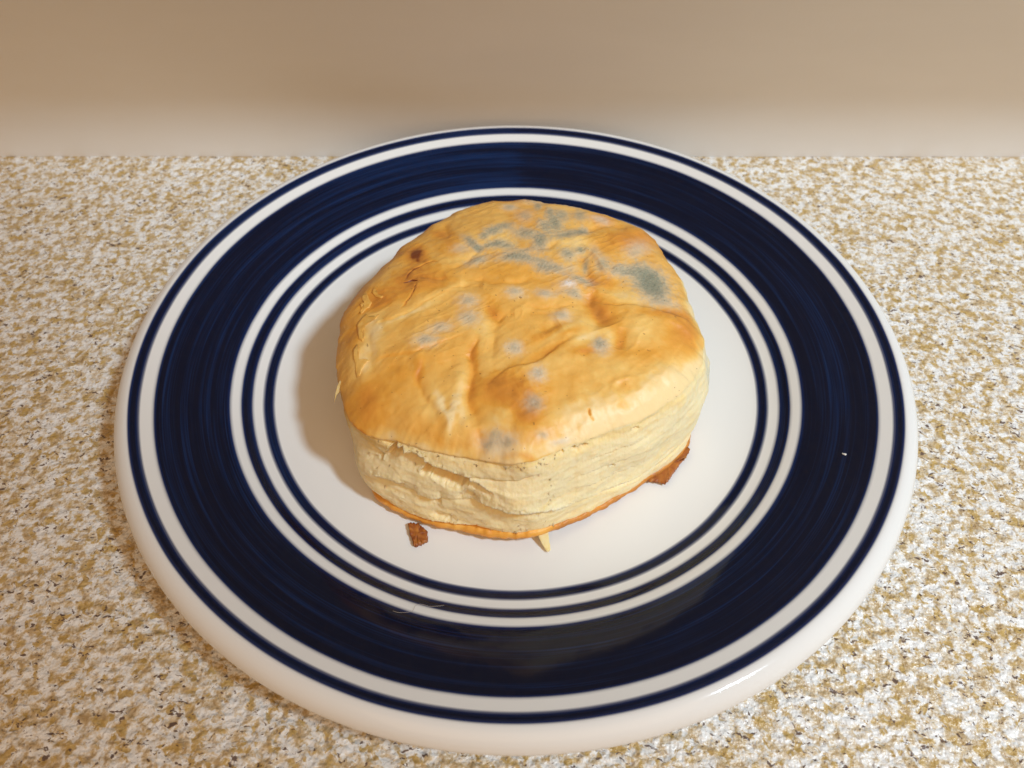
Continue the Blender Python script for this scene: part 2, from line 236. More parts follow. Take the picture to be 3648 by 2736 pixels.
FOLDS = [('step',0.9,0.35,3,[(-34.85,-10.88),(-32.85,-10.31),(-28.25,-9.72),(-23.96,-7.42),(-18.72,-3.93),(-11.63,0.23)]),
  ('step',1.1,0.35,3.5,[(-33.29,-22.35),(-29.06,-21.32),(-24.14,-21.56),(-21.7,-20.88),(-17.73,-19.24),(-13.42,-17.57),(-10.92,-16.45)]),
  ('ridge',0.7,0.8,0,[(-21.81,-21.1),(-21.62,-25.15),(-22.54,-27.76)]),
  ('valley',0.7,0.7,0,[(-21.13,-21.93),(-21.07,-25.35),(-21.75,-28.35),(-19.81,-33.37),(-16.55,-37.33)]),
  ('valley',0.8,0.7,0,[(-8.26,-17.44),(-9.85,-21.07),(-10.53,-24.28)]),
  ('valley',1,0.9,0,[(-10.15,-21.92),(-9.48,-28.23),(-10.68,-33.18),(-10.31,-35.86),(-8.39,-38.74),(-7.98,-41.35)]),
  ('ridge',0.7,1.6,0,[(-12.16,-27.26),(-13.09,-34.25),(-11.16,-38.53)]),
  ('ridge',0.8,0.9,0,[(-18.73,-32.9),(-16.01,-37.34),(-14.07,-39.46),(-15.45,-42.51)]),
  ('ridge',0.5,0.9,0,[(-14.26,-36.27),(-10.84,-39.9),(-11.71,-42.38)]),
  ('crack',0.7,0.22,0,[(-27.65,2.49),(-26.5,2.41),(-25.74,2.82),(-24.7,2.48),(-24.05,2.14)]),
  ('crack',0.35,0.16,0,[(-23.92,1.98),(-24.71,-1.81),(-25.88,-4.83),(-27.13,-7.23)]),
  ('crack',0.25,0.2,0,[(-27.53,3.27),(-25.26,7.23),(-21.92,9.6),(-19.34,9.05)]),
  ('valley',0.5,0.6,0,[(-23.82,3.53),(-18.89,2.04),(-16.86,2.71)]),
  ('step',-1.6,0.5,6,[(18.22,-5.25),(20.72,-6.77),(23.43,-6.88),(27.17,-6.46),(30.79,-6.65),(36.15,-8),(41.68,-9.74),(44.46,-11.72)]),
  ('valley',1.5,1.8,0,[(18.96,-2.67),(17.47,-6.79),(19.74,-11.73),(21.13,-14.34)]),
  ('step',-1.3,0.4,4,[(-6.48,-31.66),(-5.53,-30.81),(-2.6,-27.5),(1.63,-26.55),(5.45,-24.52),(10.1,-20.42),(14.19,-17.27)]),
  ('valley',0.7,1.2,0,[(5.34,-16.75),(7.91,-15.01),(9.91,-14.09)]),
  ('ridge',0.6,1.3,0,[(5.93,-18.84),(9.46,-16.64),(13.63,-15.18),(17.6,-14.64)]),
  ('valley',0.7,0.9,0,[(-7.17,-8.11),(-4.42,-13.13),(-4.91,-14.69),(-5.17,-20.03),(-5.69,-23.91)]),
  ('valley',0.5,0.7,0,[(-4.42,-13.13),(-2.85,-11.31),(-0.42,-11.04)]),
  ('ridge',0.8,0.5,0,[(16.08,14.75),(17.52,13.86),(20.1,10.17),(21.69,5.47),(24.59,2.01)]),
  ('valley',0.9,1,0,[(15.48,11.26),(17.27,6.37),(17.62,2.2),(18.61,-1.2)]),
  ('valley',0.5,0.6,0,[(-7.18,15.31),(-9.38,12.91),(-11.52,9.19),(-14.47,6.08),(-16.19,3.73)]),
  ('valley',0.5,0.7,0,[(4.36,1.46),(1.61,-0.16),(-2.41,-1.04),(-5.69,-0.48),(-9.21,1.28),(-13.34,1.23)]),
  ('valley',0.6,0.9,0,[(10.74,15.88),(8.08,13.46),(4.91,12.38)]),
  ('ridge',0.7,1.4,0,[(8.83,14.68),(13.28,17.1),(17.67,17.59),(21.9,16.61)]),
  ('valley',0.8,1.2,0,[(17.14,20.09),(20.23,23.33),(24.31,25.79),(29.48,25.08)]),
  ('ridge',1,2.2,0,[(24.19,17.39),(29.82,21.35),(36.24,27.74)]),
  ('valley',0.7,1.3,0,[(25.07,-14.88),(24,-18.36),(23.19,-20.97)]),
  ('valley',0.5,0.9,0,[(13.89,-23.58),(17.07,-22.21),(20.28,-21.61)]),
  ('valley',0.5,0.8,0,[(2.23,-7.81),(6.09,-9.06),(11.33,-8.1),(14.81,-7.45)]),
  ('valley',0.4,0.8,0,[(1.54,-10.52),(6.11,-10.73),(10.64,-9.46)]),
  ('ridge',0.42,0.5,0,[(25.91,-28.63),(22.7,-29.89),(20.94,-31.75),(20.98,-33.25),(22.1,-35.86)]),
  ('crack',0.5,0.25,0,[(15.36,-37.51),(15.69,-39)]),
  ('crack',0.25,0.2,0,[(15.69,-39),(16.24,-39.84)]),
  ('valley',0.6,1,0,[(-17.18,19.25),(-18.13,23.74),(-19.28,29.13)]),
  ('valley',0.5,1,0,[(-13.25,-0.88),(-7.81,-0.81)]),
  ('ridge',0.5,1.5,0,[(-0.49,-48.66),(3.5,-46.95),(7.12,-45.75)]),
  ('valley',0.8,1,0,[(-8.13,-41.31),(-7.21,-44.62),(-7.33,-46.95)]),
  ('valley',0.5,0.8,0,[(1.18,-47.91),(3.76,-48.13),(5.92,-47.59)]),
  ('valley',0.4,0.7,0,[(-35.58,-11.14),(-33.5,-16.88),(-33.09,-21.72),(-32.24,-25)]),
  ('ridge',0.5,0.8,0,[(33.9,-9.75),(38.97,-12.52),(42.75,-15.83)])]
CAVITIES = [('fold',1.3,[(-127.36,26.04,0.52),(-124.4,26.23,0.6),(-119.46,26.72,0.67),(-114.16,25.68,0.67),(-107.24,25.41,0.67),(-102.31,24.66,0.6),(-97.25,23.13,0.45)]),
  ('hole',6,[(-118.6,22.55,0.67),(-116.5,23.69,1.49),(-113.54,23.58,2.09),(-110.45,23.15,2.31),(-107.86,23.19,2.16),(-105.39,24.22,1.04)]),
  ('hole',5,[(-124.28,26.08,0.6),(-121.44,26.22,1.27),(-118.72,26.62,0.6)]),
  ('hole',5,[(-130.08,23.26,0.6),(-127.61,25.54,1.34),(-125.39,26.75,0.75)]),
  ('hole',3.5,[(-137.36,23.06,0.52),(-135.26,22.76,1.04),(-133.53,21.72,0.97),(-132.17,20.93,0.45)]),
  ('hole',3.5,[(-131.8,27.18,0.67),(-129.71,27.3,1.12),(-127.98,27.37,0.6)]),
  ('hole',2,[(-135.51,26.42,0.52),(-134.4,27.14,0.52)]),
  ('fold',3.2,[(-102.93,18.22,0.52),(-100.46,19.28,0.82),(-95.64,19.39,0.9),(-91.08,19.25,0.82),(-86.51,19.03,0.6),(-81.7,17.38,0.37),(-74.42,15.31,0.3)]),
  ('fold',1.6,[(-120.94,15.41,0.45),(-117.12,15.62,0.52),(-112.92,16.03,0.45)]),
  ('fold',1.5,[(-133.41,16.04,0.45),(-127.48,17.75,0.52),(-123.91,17.5,0.45)]),
  ('dent',0.8,[(-107.12,18.56,0.75),(-104.65,20.09,1.04),(-102.93,19.74,0.6)]),
  ('hole',1.6,[(-80.96,32.47,0.37),(-79.23,32.07,0.6),(-78,31.86,0.37)]),
  ('hole',1.6,[(-74.66,31.58,0.3),(-72.81,30.99,0.6),(-70.22,31.28,0.37)]),
  ('hole',1,[(-61.83,22.04,0.22),(-61.09,22.01,0.3),(-60.47,21.81,0.22)]),
  ('hole',0.6,[(-68.12,32.11,0.3),(-67.51,32.27,0.3)]),
  ('hole',0.7,[(-53.68,30.36,0.45),(-52.2,29.97,0.45)]),
  ('fold',1.1,[(-78.12,16.02,0.3),(-68.74,14.98,0.3),(-60.47,13.69,0.3),(-49.24,12.04,0.3)]),
  ('fold',0.15,[(-74.66,23.63,0.22),(-63.31,22.81,0.22),(-48.99,21.98,0.22)]),
  ('fold',0.15,[(-74.54,20.09,0.22),(-61.09,18.41,0.22),(-45.91,16.88,0.22)]),
  ('fold',0.12,[(-72.69,27.08,0.22),(-59.36,26.47,0.22),(-45.91,25.89,0.22)]),
  ('dent',0.8,[(-114.03,9.86,0.9),(-110.7,9.85,1.04)]),
  ('fold',1.3,[(-132.42,7.48,0.37),(-126.74,6.98,0.45),(-115.14,7.68,0.45),(-102.43,8.85,0.37)])]
LAYER_A = [(-150.93,6.08),(-129.71,24.22),(-124.4,26.23),(-114.16,25.68),(-105.64,25.54),(-97.37,25.83),(-91.82,26.82),(-86.14,28.41)]
LAYER_B = [(-137.36,13.47),(-130.82,14.94),(-124.03,15.1),(-112.92,16.03),(-102.93,18.06),(-95.64,19.22),(-86.51,18.86),(-74.42,15.31),(-60.47,13.69),(-40.48,10.54),(-27.52,10.93)]
F1 = [(-38.09,0.89),(-37.42,1.29),(-36.6,0.8),(-35.91,-1.3),(-35.01,-2.69),(-35.52,-4.25),(-36.27,-4.54),(-37.2,-5.83),(-37.77,-5.32),(-37.01,-4.34),(-37.54,-3.81),(-38.15,-2.4),(-37.32,-3.32),(-36.97,-2.01),(-37.6,-1.26)]
F2 = [(-37.92,-9.41),(-36.95,-7.49),(-36.08,-6.32),(-35.09,-7.58),(-33.38,-8.1),(-32.49,-7.61),(-33.13,-8.99),(-34.58,-9.43),(-35.64,-10.17),(-35.93,-11.36),(-36.44,-12.1),(-35.59,-13.28),(-35.67,-15.48),(-36.77,-14.37),(-37.39,-11.74)]
F3 = [(-37.67,-17.09),(-36.92,-15.98),(-36.17,-18.62),(-35.97,-20.75),(-34.64,-20.58),(-33.46,-21.16),(-34.48,-22.35),(-34.79,-23.26),(-35.33,-24.71),(-36.12,-24.71),(-36.61,-23.14),(-36.8,-21.27),(-37.47,-19.62)]
F4 = [(-35.43,0.92),(-35.22,2.36),(-34.46,1.7),(-33.65,-0.36),(-32.21,-1.63),(-32.69,-2.16),(-34.17,-1.06)]
CRUMB = [(-25.13,-47.69),(-22.62,-47.92),(-20.6,-49.75),(-20.23,-52.27),(-23.12,-53.84),(-24.41,-50.69)]
FLAP = [(30.5,-35.03),(35.01,-32.18),(39.63,-26.49),(41.6,-24.94),(43.49,-27.42),(41.97,-29.7),(39.02,-33.57),(36.08,-37.27),(34.55,-36.55),(31.94,-36.24)]
SHRED = [(4.12,-50.46),(5.75,-50.02),(7.89,-50.02),(7.69,-52.04),(8.29,-55.43),(7.7,-55.85),(7.07,-55.78),(5.84,-54.17),(4.91,-52.75)]
HAIR = [(-25.72,-71.36),(-24.86,-71.67),(-24.09,-71.73),(-22.81,-71.54),(-21.78,-71.18),(-21.49,-70.44),(-21.31,-69.7),(-20.64,-69.2),(-19.81,-69.14),(-18.96,-69.45),(-18.24,-69.57),(-16.77,-69.38),(-15.31,-69.01)]
LINT = (77.25,-34.42)
SHREDL = [(0,-0),(1.23,-0.46),(0.69,-2),(0.23,-3.15),(-0.92,-4.15),(-1.31,-5.15),(-1.77,-6.54),(-1.54,-4.38),(-0.92,-1.92)]
# ---------------------------------------------------------------- plate
PX = 0.8
def plate_material():
    m, nt, b = new_mat('glazed_stoneware')
    co = N(nt, 'ShaderNodeTexCoord').outputs['Object']
    sep = N(nt, 'ShaderNodeSeparateXYZ', {0: co})
    flat = N(nt, 'ShaderNodeCombineXYZ', {'X': sep.outputs['X'], 'Y': sep.outputs['Y']}).outputs[0]
    r = N(nt, 'ShaderNodeVectorMath', {0: flat}, operation='LENGTH').outputs['Value']
    un = N(nt, 'ShaderNodeVectorMath', {0: flat}, operation='NORMALIZE').outputs[0]
    # hand-banded edges wander a little round the plate
    wob = math_n(nt, 'MULTIPLY', math_n(nt, 'SUBTRACT', noise(nt, un, 2.2, 3, 0.55), 0.5), 0.0005)
    r = math_n(nt, 'ADD', r, wob)
    rn = math_n(nt, 'DIVIDE', r, 0.104)
    Wt = (0.795, 0.795, 0.785); Bl = (0.006, 0.022, 0.11); Nv = (0.0034, 0.0062, 0.021)
    st = [(0.0, Wt)]
    for a, c in ((64.5, 67.1), (69.5, 72.2), (74.4, 90.9), (93.7, 96.1)):
        e = 0.22
        st += [((a-e)/104, Wt), ((a+e)/104, Bl), ((a+1.0)/104, Nv), ((c-0.7)/104, Nv), ((c-e)/104, Bl), ((c+e)/104, Wt)]
    col = ramp(nt, rn, st)
    g = N(nt, 'ShaderNodeRGBToBW', {0: col}).outputs[0]
    dark = mrange(nt, g, 0.15, 0.5, 1, 0)
    # brush streaks running round
    rr = N(nt, 'ShaderNodeCombineXYZ', {'X': math_n(nt, 'MULTIPLY', r, 520.0), 'Y': N(nt, 'ShaderNodeSeparateXYZ', {0: un}).outputs['X'], 'Z': N(nt, 'ShaderNodeSeparateXYZ', {0: un}).outputs['Y']}).outputs[0]
    s1 = noise(nt, rr, 1.5, 4, 0.6)
    rb = N(nt, 'ShaderNodeCombineXYZ', {'X': math_n(nt, 'MULTIPLY', r, 2400.0), 'Y': N(nt, 'ShaderNodeSeparateXYZ', {0: un}).outputs['X'], 'Z': N(nt, 'ShaderNodeSeparateXYZ', {0: un}).outputs['Y']}).outputs[0]
    s2 = noise(nt, rb, 1.3, 2, 0.6)
    # the brush overlaps at the back: thin blue glaze to the left of the overlap, thick navy to the right
    ang = N(nt, 'ShaderNodeMath', {0: sep.outputs['Y'], 1: sep.outputs['X']}, operation='ARCTAN2').outputs[0]
    angn = math_n(nt, 'ADD', ang, math_n(nt, 'MULTIPLY', math_n(nt, 'SUBTRACT', s2, 0.5), 0.22))
    thin = math_n(nt, 'MULTIPLY', mrange(nt, angn, 1.53, 1.58), mrange(nt, ang, 1.6, 3.1, 1.0, 0.12))
    s2 = math_n(nt, 'ADD', s2, math_n(nt, 'MULTIPLY', thin, 0.20))
    sk = mrange(nt, math_n(nt, 'ADD', math_n(nt, 'MULTIPLY', s1, 0.62), math_n(nt, 'MULTIPLY', s2, 0.38)), 0.46, 0.76)
    col2 = mix(nt, math_n(nt, 'MULTIPLY', sk, dark), col, (0.007, 0.026, 0.10))
    nt.links.new(col2, b.inputs['Base Color'])
    b.inputs['Roughness'].default_value = 0.09; b.inputs['Specular IOR Level'].default_value = 0.28
    b.inputs['Coat Weight'].default_value = 0.0
    nt.links.new(bump(nt, noise(nt, co, 160, 2, 0.5), 0.05, 0.0006), b.inputs['Normal'])
    return m
PROFILE = [(0.0,4.2),(25,4.2),(45,4.3),(55,4.4),(59,4.55),(62,4.85),(64.5,5.3),(67.1,6.2),(69.7,7.3),(72,8.6),(74.6,9.9),(80,12.2),(85,14.2),(90.7,16.5),(93.8,17.7),(96,18.6),
  (97.3,18.55),(98.6,17.9),(99.6,16.8),(100.2,15.4),(100.3,14.2),(99.9,13.1),(99.0,12.3),(97.4,11.7),(92,10.2),(84,8.3),(76,5.2),(68,2.7),(64,1.6),(62.5,0.5),(61.5,0.05),(59.5,0.05),(58.5,0.7),(56,1.4),(40,1.5),(0.0,1.5)]
def lathe(profile, nseg, sub=5):
    p = np.array(profile, float)
    t = np.arange(len(p)); q = np.linspace(0, len(p)-1, (len(p)-1)*sub+1)
    # Catmull-Rom through the profile points
    pe = np.vstack([2*p[0]-p[1], p, 2*p[-1]-p[-2]])
    i = np.minimum(q.astype(int), len(p)-2); u = (q-i)[:, None]
    a, bb, c, d = pe[i], pe[i+1], pe[i+2], pe[i+3]
    cr = 0.5*((2*bb)+(-a+c)*u+(2*a-5*bb+4*c-d)*u**2+(-a+3*bb-3*c+d)*u**3)
    cr[:, 0] = np.maximum(cr[:, 0], 0)
    ph = np.arange(nseg)*2*np.pi/nseg
    inner = cr[1:-1]
    v = np.stack([inner[:, 0][:, None]*np.cos(ph), inner[:, 0][:, None]*np.sin(ph), np.repeat(inner[:, 1][:, None], nseg, 1)], -1).reshape(-1, 3)
    f = grid_faces(len(inner), nseg)[:, ::-1].tolist()
    n = len(v)
    v = np.vstack([v, [0, 0, cr[0, 1]], [0, 0, cr[-1, 1]]])
    last = (len(inner)-1)*nseg
    for j in range(nseg):
        k = (j+1) % nseg
        f.append((n, j, k)); f.append((n+1, last+k, last+j))
    return v, f
v, f = lathe(PROFILE, 256)
plate = mesh_obj('plate', v, f, plate_material())
plate.location = (PX*MM, 0, 0)
tag(plate, 'round white stoneware plate with hand-painted navy blue bands on the countertop', 'plate')

# ---------------------------------------------------------------- biscuit
def ell_q(x, y, e, jit=0.0, nz=None):
    cx, cy, ax, ay, bx, by = e[:6]
    det = ax*by-ay*bx
    dx, dy = x-cx, y-cy
    q1 = (dx*by-dy*bx)/det; q2 = (ax*dy-ay*dx)/det
    q = np.sqrt(q1*q1+q2*q2)
    return q if nz is None else q*(1+jit*nz)
def polyline_d(x, y, pts):
    """distance to a polyline, signed side and 0..1 position along it"""
    P = np.array(pts, float); best = np.full(x.shape, 1e9); side = np.zeros(x.shape); pos = np.zeros(x.shape)
    L = np.r_[0, np.cumsum(np.hypot(*np.diff(P, axis=0).T))]; tot = L[-1]
    for k in range(len(P)-1):
        a, bb = P[k], P[k+1]; d = bb-a; l2 = d@d+1e-12
        u = np.clip(((x-a[0])*d[0]+(y-a[1])*d[1])/l2, 0, 1)
        ex, ey = x-a[0]-u*d[0], y-a[1]-u*d[1]
        ds = np.hypot(ex, ey); m = ds < best
        best = np.where(m, ds, best); side = np.where(m, np.sign(d[0]*ey-d[1]*ex), side)
        pos = np.where(m, (L[k]+u*math.sqrt(l2))/tot, pos)
    return best, side, pos
def smooth_line(pts, n=4):
    P = np.array(pts, float)
    if len(P) < 3: return P
    pe = np.vstack([2*P[0]-P[1], P, 2*P[-1]-P[-2]]); out = []
    for i in range(len(P)-1):
        for u in np.arange(n)/n:
            a, bb, c, d = pe[i:i+4]
            out.append(0.5*((2*bb)+(-a+c)*u+(2*a-5*bb+4*c-d)*u**2+(-a+3*bb-3*c+d)*u**3))
    out.append(P[-1]); return np.array(out)
def fold_height(x, y):
    h = np.zeros(x.shape); crease = np.zeros(x.shape)
    wx = x+0.35*perlin(x*0.45, y*0.45, 3.3); wy = y+0.35*perlin(x*0.45, y*0.45, 8.1)
    for kind, amp, w, w2, pts in FOLDS:
        P = smooth_line(pts)
        pad = max(6*w, 4*w2)+1
        m = (wx > P[:, 0].min()-pad) & (wx < P[:, 0].max()+pad) & (wy > P[:, 1].min()-pad) & (wy < P[:, 1].max()+pad)
        if not m.any(): continue
        d, s, p = polyline_d(wx[m], wy[m], P)
        tp = np.clip(np.minimum(p, 1-p)*5, 0, 1)**0.6
        if kind == 'ridge': h[m] += 0.66*amp*tp*np.exp(-(d/(1.35*w))**2)
        elif kind == 'valley':
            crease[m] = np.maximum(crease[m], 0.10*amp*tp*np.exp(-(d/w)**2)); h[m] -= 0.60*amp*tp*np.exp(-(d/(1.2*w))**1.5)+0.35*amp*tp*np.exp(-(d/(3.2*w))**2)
        elif kind == 'crack':
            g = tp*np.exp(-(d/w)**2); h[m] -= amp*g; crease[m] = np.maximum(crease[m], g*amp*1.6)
        elif kind == 'step':
            sd = s*np.sign(amp)
            # raised lip on one side dropping sharply across the line
            e = 0.5+0.5*np.tanh(d*sd/(1.3*w))
            endt = np.clip(np.minimum(p, 1-p)*4, 0, 1)**0.7
            h[m] += 0.47*abs(amp)*endt*(e*np.exp(-d/(1.5*w2)))-0.22*abs(amp)*endt*np.exp(-d/(1.3*w))
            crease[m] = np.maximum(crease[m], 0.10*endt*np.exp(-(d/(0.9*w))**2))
    return h, crease
NPH, NRO = 1100, 160
phi = np.arange(NPH)*2*np.pi/NPH
rho = np.r_[0.004, np.linspace(0.012, 1, NRO-1)]
A, B = np.meshgrid(phi, rho)
edge_jit = 0.35*fbm(np.cos(phi)*9, np.sin(phi)*9, 1.7, 4)+0.35*perlin(np.cos(phi)*4, np.sin(phi)*4, 4.4)
droop = 0.55*fbm(np.cos(phi)*5, np.sin(phi)*5, 8.8, 3)
R = B*(lipR(A)+edge_jit[None, :]*sstep(0.85, 1, B))
X = BC[0]+R*np.cos(A); Y = BC[1]+R*np.sin(A)
fh, crease = fold_height(X, Y)
wr_u = 0.80*X+0.60*Y; wr_v = -0.60*X+0.80*Y
wrk = 1-np.abs(perlin(wr_u/8.5+0.5*perlin(X/6, Y/6, 91.0), wr_v/2.6, 93.0))*2.2
wrk = np.clip(wrk, 0, 1)**2
lump = 0.14*wrk*(0.6+0.8*perlin(X/12, Y/12, 95.0))+0.55*fbm(X/13, Y/13, 0.3, 2)+0.22*fbm(X/4.2, Y/4.2, 4.1, 2)+0.035*fbm(X/1.3, Y/1.3, 9.7, 2)
edge_fade = 1-0.75*sstep(0.93, 1.0, B)
Z = top_base(A, B)+fh*edge_fade+lump*edge_fade+droop[None, :]*sstep(0.80, 1, B)+0.18*sstep(0.85, 1, B)*fbm(X/3.5, Y/3.5, 6.6, 3)
nz1 = fbm(X/2.0, Y/2.0, 2.2, 3)
# crust colours: browning, pale dough, mold, browner lines along the creases
br = 0.315+0.06*fbm(X/9, Y/9, 12.1, 3)+0.03*fbm(X/2.2, Y/2.2, 15.0, 3)
for e in BROWN:
    q = ell_q(X, Y, e, 0.30, nz1); br += 0.70*e[6]*np.exp(-q**2*0.8)
for e in PALE:
    q = ell_q(X, Y, e, 0.30, nz1); br -= 0.55*e[6]*np.exp(-q**2*0.8)
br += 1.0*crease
dg = (np.degrees(A)+180) % 360-180
br -= (0.22+0.10*fbm(X/2, Y/2, 97.0, 2))*sstep(0.945, 1.0, B+0.015*fbm(X/2.5, Y/2.5, 99.0, 2))*sstep(-140, -132, dg)*sstep(-88, -102, dg)
# the right-hand lip is paler dough, the back lip browner
br += 0.10*sstep(0.93, 1.0, B)*((dg > 30) & (dg < 170))-(0.30+0.12*fbm(X/2.5, Y/2.5, 77.0, 2))*sstep(0.915, 0.995, B+0.02*fbm(X/3, Y/3, 79.0, 2))*sstep(-104, -88, dg)*(dg < 10)
halo = np.zeros(X.shape); core = np.zeros(X.shape)
nz2 = fbm(X/1.1+31, Y/1.1, 7.7, 3); nz3 = fbm(X/0.5, Y/0.5, 3.3, 2)
for e in MOLD:
    q = ell_q(X, Y, e, 0.26, nz2)
    halo = 1-(1-halo)*(1-np.clip(e[6]*np.exp(-(q/1.12)**2.6), 0, 1))
    core = 1-(1-core)*(1-np.clip(e[7]*np.exp(-(q*(1.08 if e[7] > 0.55 else 1.55))**2.0)*(0.95+0.24*nz3), 0, 1))
wht = np.zeros(X.shape)
for e in WHITE:
    q = ell_q(X, Y, e, 0.3, nz2); wht = np.maximum(wht, np.exp(-(q)**3)*(1-0.5*(nz3 > 0.25)))
Z = Z+0.10*halo*(0.6+0.6*nz3)+0.12*core*(0.8+0.7*nz3)+0.25*wht
rows = [np.stack([X, Y, Z], -1)]
Rl = R[-1]; Zl = Z[-1]; cs, sn = np.cos(phi), np.sin(phi)
inset = 0.25+0.30*sstep(-84, -98, (np.degrees(phi)+180) % 360-180)
lipn = 0.25*fbm(np.cos(phi)*22, np.sin(phi)*22, 2.0, 3)
for dr, dz in ((0.30, -0.35), (0.32, -0.8), (0.0, -1.15), (-0.9, -1.3), (-2.6, -1.3)):
    rr = Rl+(dr*inset if dr > 0 else dr); zz = Zl+dz*(1+lipn)*(0.30+0.70*inset)
    rows.append(np.stack([BC[0]+rr*cs, BC[1]+rr*sn, zz], -1)[None])
Vt = np.concatenate(rows, 0); nr = Vt.shape[0]
ex = lambda a: np.concatenate([a]+[a[-1:]]*(nr-NRO), 0)
brE, haE, coE, whE = ex(br), ex(halo), ex(core), ex(wht)
# cut dough shows pale under the lip
for k in range(NRO, nr): brE[k] = brE[k]-0.10*(k-NRO)
Vt = Vt.reshape(-1, 3); nv = len(Vt)
Ft = grid_faces(nr, NPH).tolist()
Vt = np.vstack([Vt, [BC[0], BC[1], Z[0].mean()]])
Ft += [(nv, j, (j+1) % NPH) for j in range(NPH)]
app = lambda a: np.r_[a.ravel(), a[0].mean()]

def crust_material(name='baked_crust'):
    m, nt, b = new_mat(name)
    co = N(nt, 'ShaderNodeTexCoord').outputs['Object']
    at = lambda k: N(nt, 'ShaderNodeAttribute', attribute_name=k).outputs['Fac']
    n1 = noise(nt, co, 900, 4, 0.65); n2 = noise(nt, co, 220, 3, 0.6)
    br = math_n(nt, 'ADD', at('brown'), math_n(nt, 'MULTIPLY', math_n(nt, 'SUBTRACT', n1, 0.5), 0.08))
    br = math_n(nt, 'ADD', br, math_n(nt, 'MULTIPLY', math_n(nt, 'SUBTRACT', n2, 0.5), 0.06))
    c = ramp(nt, br, [(0.0, (0.92, 0.70, 0.36)), (0.20, (0.88, 0.545, 0.155)), (0.42, (0.80, 0.385, 0.06)), (0.62, (0.70, 0.285, 0.042)), (0.80, (0.52, 0.205, 0.035)), (0.95, (0.32, 0.095, 0.02)), (1.0, (0.22, 0.055, 0.015))])
    fz = noise(nt, co, 2600, 2, 0.6)
    halo = math_n(nt, 'MULTIPLY', at('mold_halo'), mrange(nt, fz, 0.25, 0.75, 0.70, 1.0))
    c = mix(nt, math_n(nt, 'MULTIPLY', halo, 0.84, True), c, (0.75, 0.67, 0.54))
    core = math_n(nt, 'MULTIPLY', at('mold_core'), mrange(nt, fz, 0.25, 0.75, 0.80, 1.05))
    c = mix(nt, math_n(nt, 'MULTIPLY', core, 0.96, True), c, (0.205, 0.225, 0.165))
    c = mix(nt, at('mold_white'), c, (0.85, 0.76, 0.68))
    # tiny dark specks of bran
    sp = noise(nt, co, 1500, 0, 0.5)
    c = mix(nt, mrange(nt, sp, 0.80, 0.86, 0, 0.55), c, (0.22, 0.09, 0.03))
    nt.links.new(c, b.inputs['Base Color'])
    b.inputs['Roughness'].default_value = 0.44; b.inputs['Specular IOR Level'].default_value = 0.42
    b.inputs['Subsurface Weight'].default_value = 0.06; b.inputs['Subsurface Scale'].default_value = 0.002
    b.inputs['Subsurface Radius'].default_value = (1.0, 0.5, 0.2)
    h = math_n(nt, 'ADD', noise(nt, co, 1400, 4, 0.7), math_n(nt, 'MULTIPLY', noise(nt, co, 420, 3, 0.6), 1.2))
    nt.links.new(bump(nt, h, 0.28, 0.00022), b.inputs['Normal'])
    return m
CRUST = crust_material()
biscuit = thing('biscuit', 'stale golden flaky biscuit spotted with grey mold in the middle of the plate', 'biscuit', (PX*MM, 0, 4.5*MM))
def part(name, verts, faces, mat, attrs=None, parent=None, smooth=True):
    """part in plate-centred mm; the biscuit's own origin sits on the plate"""
    o = mesh_obj(name, np.asarray(verts, float)-np.array([0, 0, 4.5]), faces, mat, parent or biscuit, smooth, attrs)
    return o
top = part('top_crust', Vt, Ft, CRUST, {'brown': app(brE), 'mold_halo': app(haE), 'mold_core': app(coE), 'mold_white': app(whE)})

# ---- crumb: the pale flaky side wall
front = np.linspace(-172, 8, 1150, endpoint=False); back = np.linspace(8, 188, 260, endpoint=False)
ph = np.radians(np.r_[front, back]); NW = len(ph)
NT = 130
tt = np.linspace(0, 1.0, NT)
A2, T2 = np.meshgrid(ph, tt)
r2, z2 = wall_base(A2, T2)
# the wall meets the real, uneven lip of the crust
_dR = np.interp(ph % (2*np.pi), phi, Rl-lipR(phi), period=2*np.pi); _dZ = np.interp(ph % (2*np.pi), phi, Zl-lipZ(phi), period=2*np.pi)
r2 = r2+_dR[None, :]*T2; z2 = z2+_dZ[None, :]*T2
deg2 = (np.degrees(A2)+172) % 360-172
s2 = np.radians(deg2)*45.0                      # arc length
# layers: soft horizontal leaves of dough, following the dome
wob = 0.8*perlin(s2/14, z2/9, 1.0)
lay = fbm(s2/16, (z2+wob)*0.62, 5.0, 2)
fine = fbm(s2/6.0, (z2+wob)*1.9, 9.0, 3)
pore = fbm(s2*0.8, z2*0.9, 13.0, 3)
disp = 0.75*perlin(s2/11, z2/7, 51.0)+0.10*lay+0.20*fbm(s2/4.0, z2/2.4, 53.0, 2)+0.06*pore+0.025*fbm(s2/0.7, z2/0.6, 57.0, 2)
disp -= 0.22*np.clip(fbm(s2/1.5, z2/1.1, 61.0, 2)-0.55, 0, 0.6)
# the right-hand face is smoother
right = sstep(-100, -80, deg2)
disp = disp*(1-0.15*right)
hole = np.zeros(s2.shape)
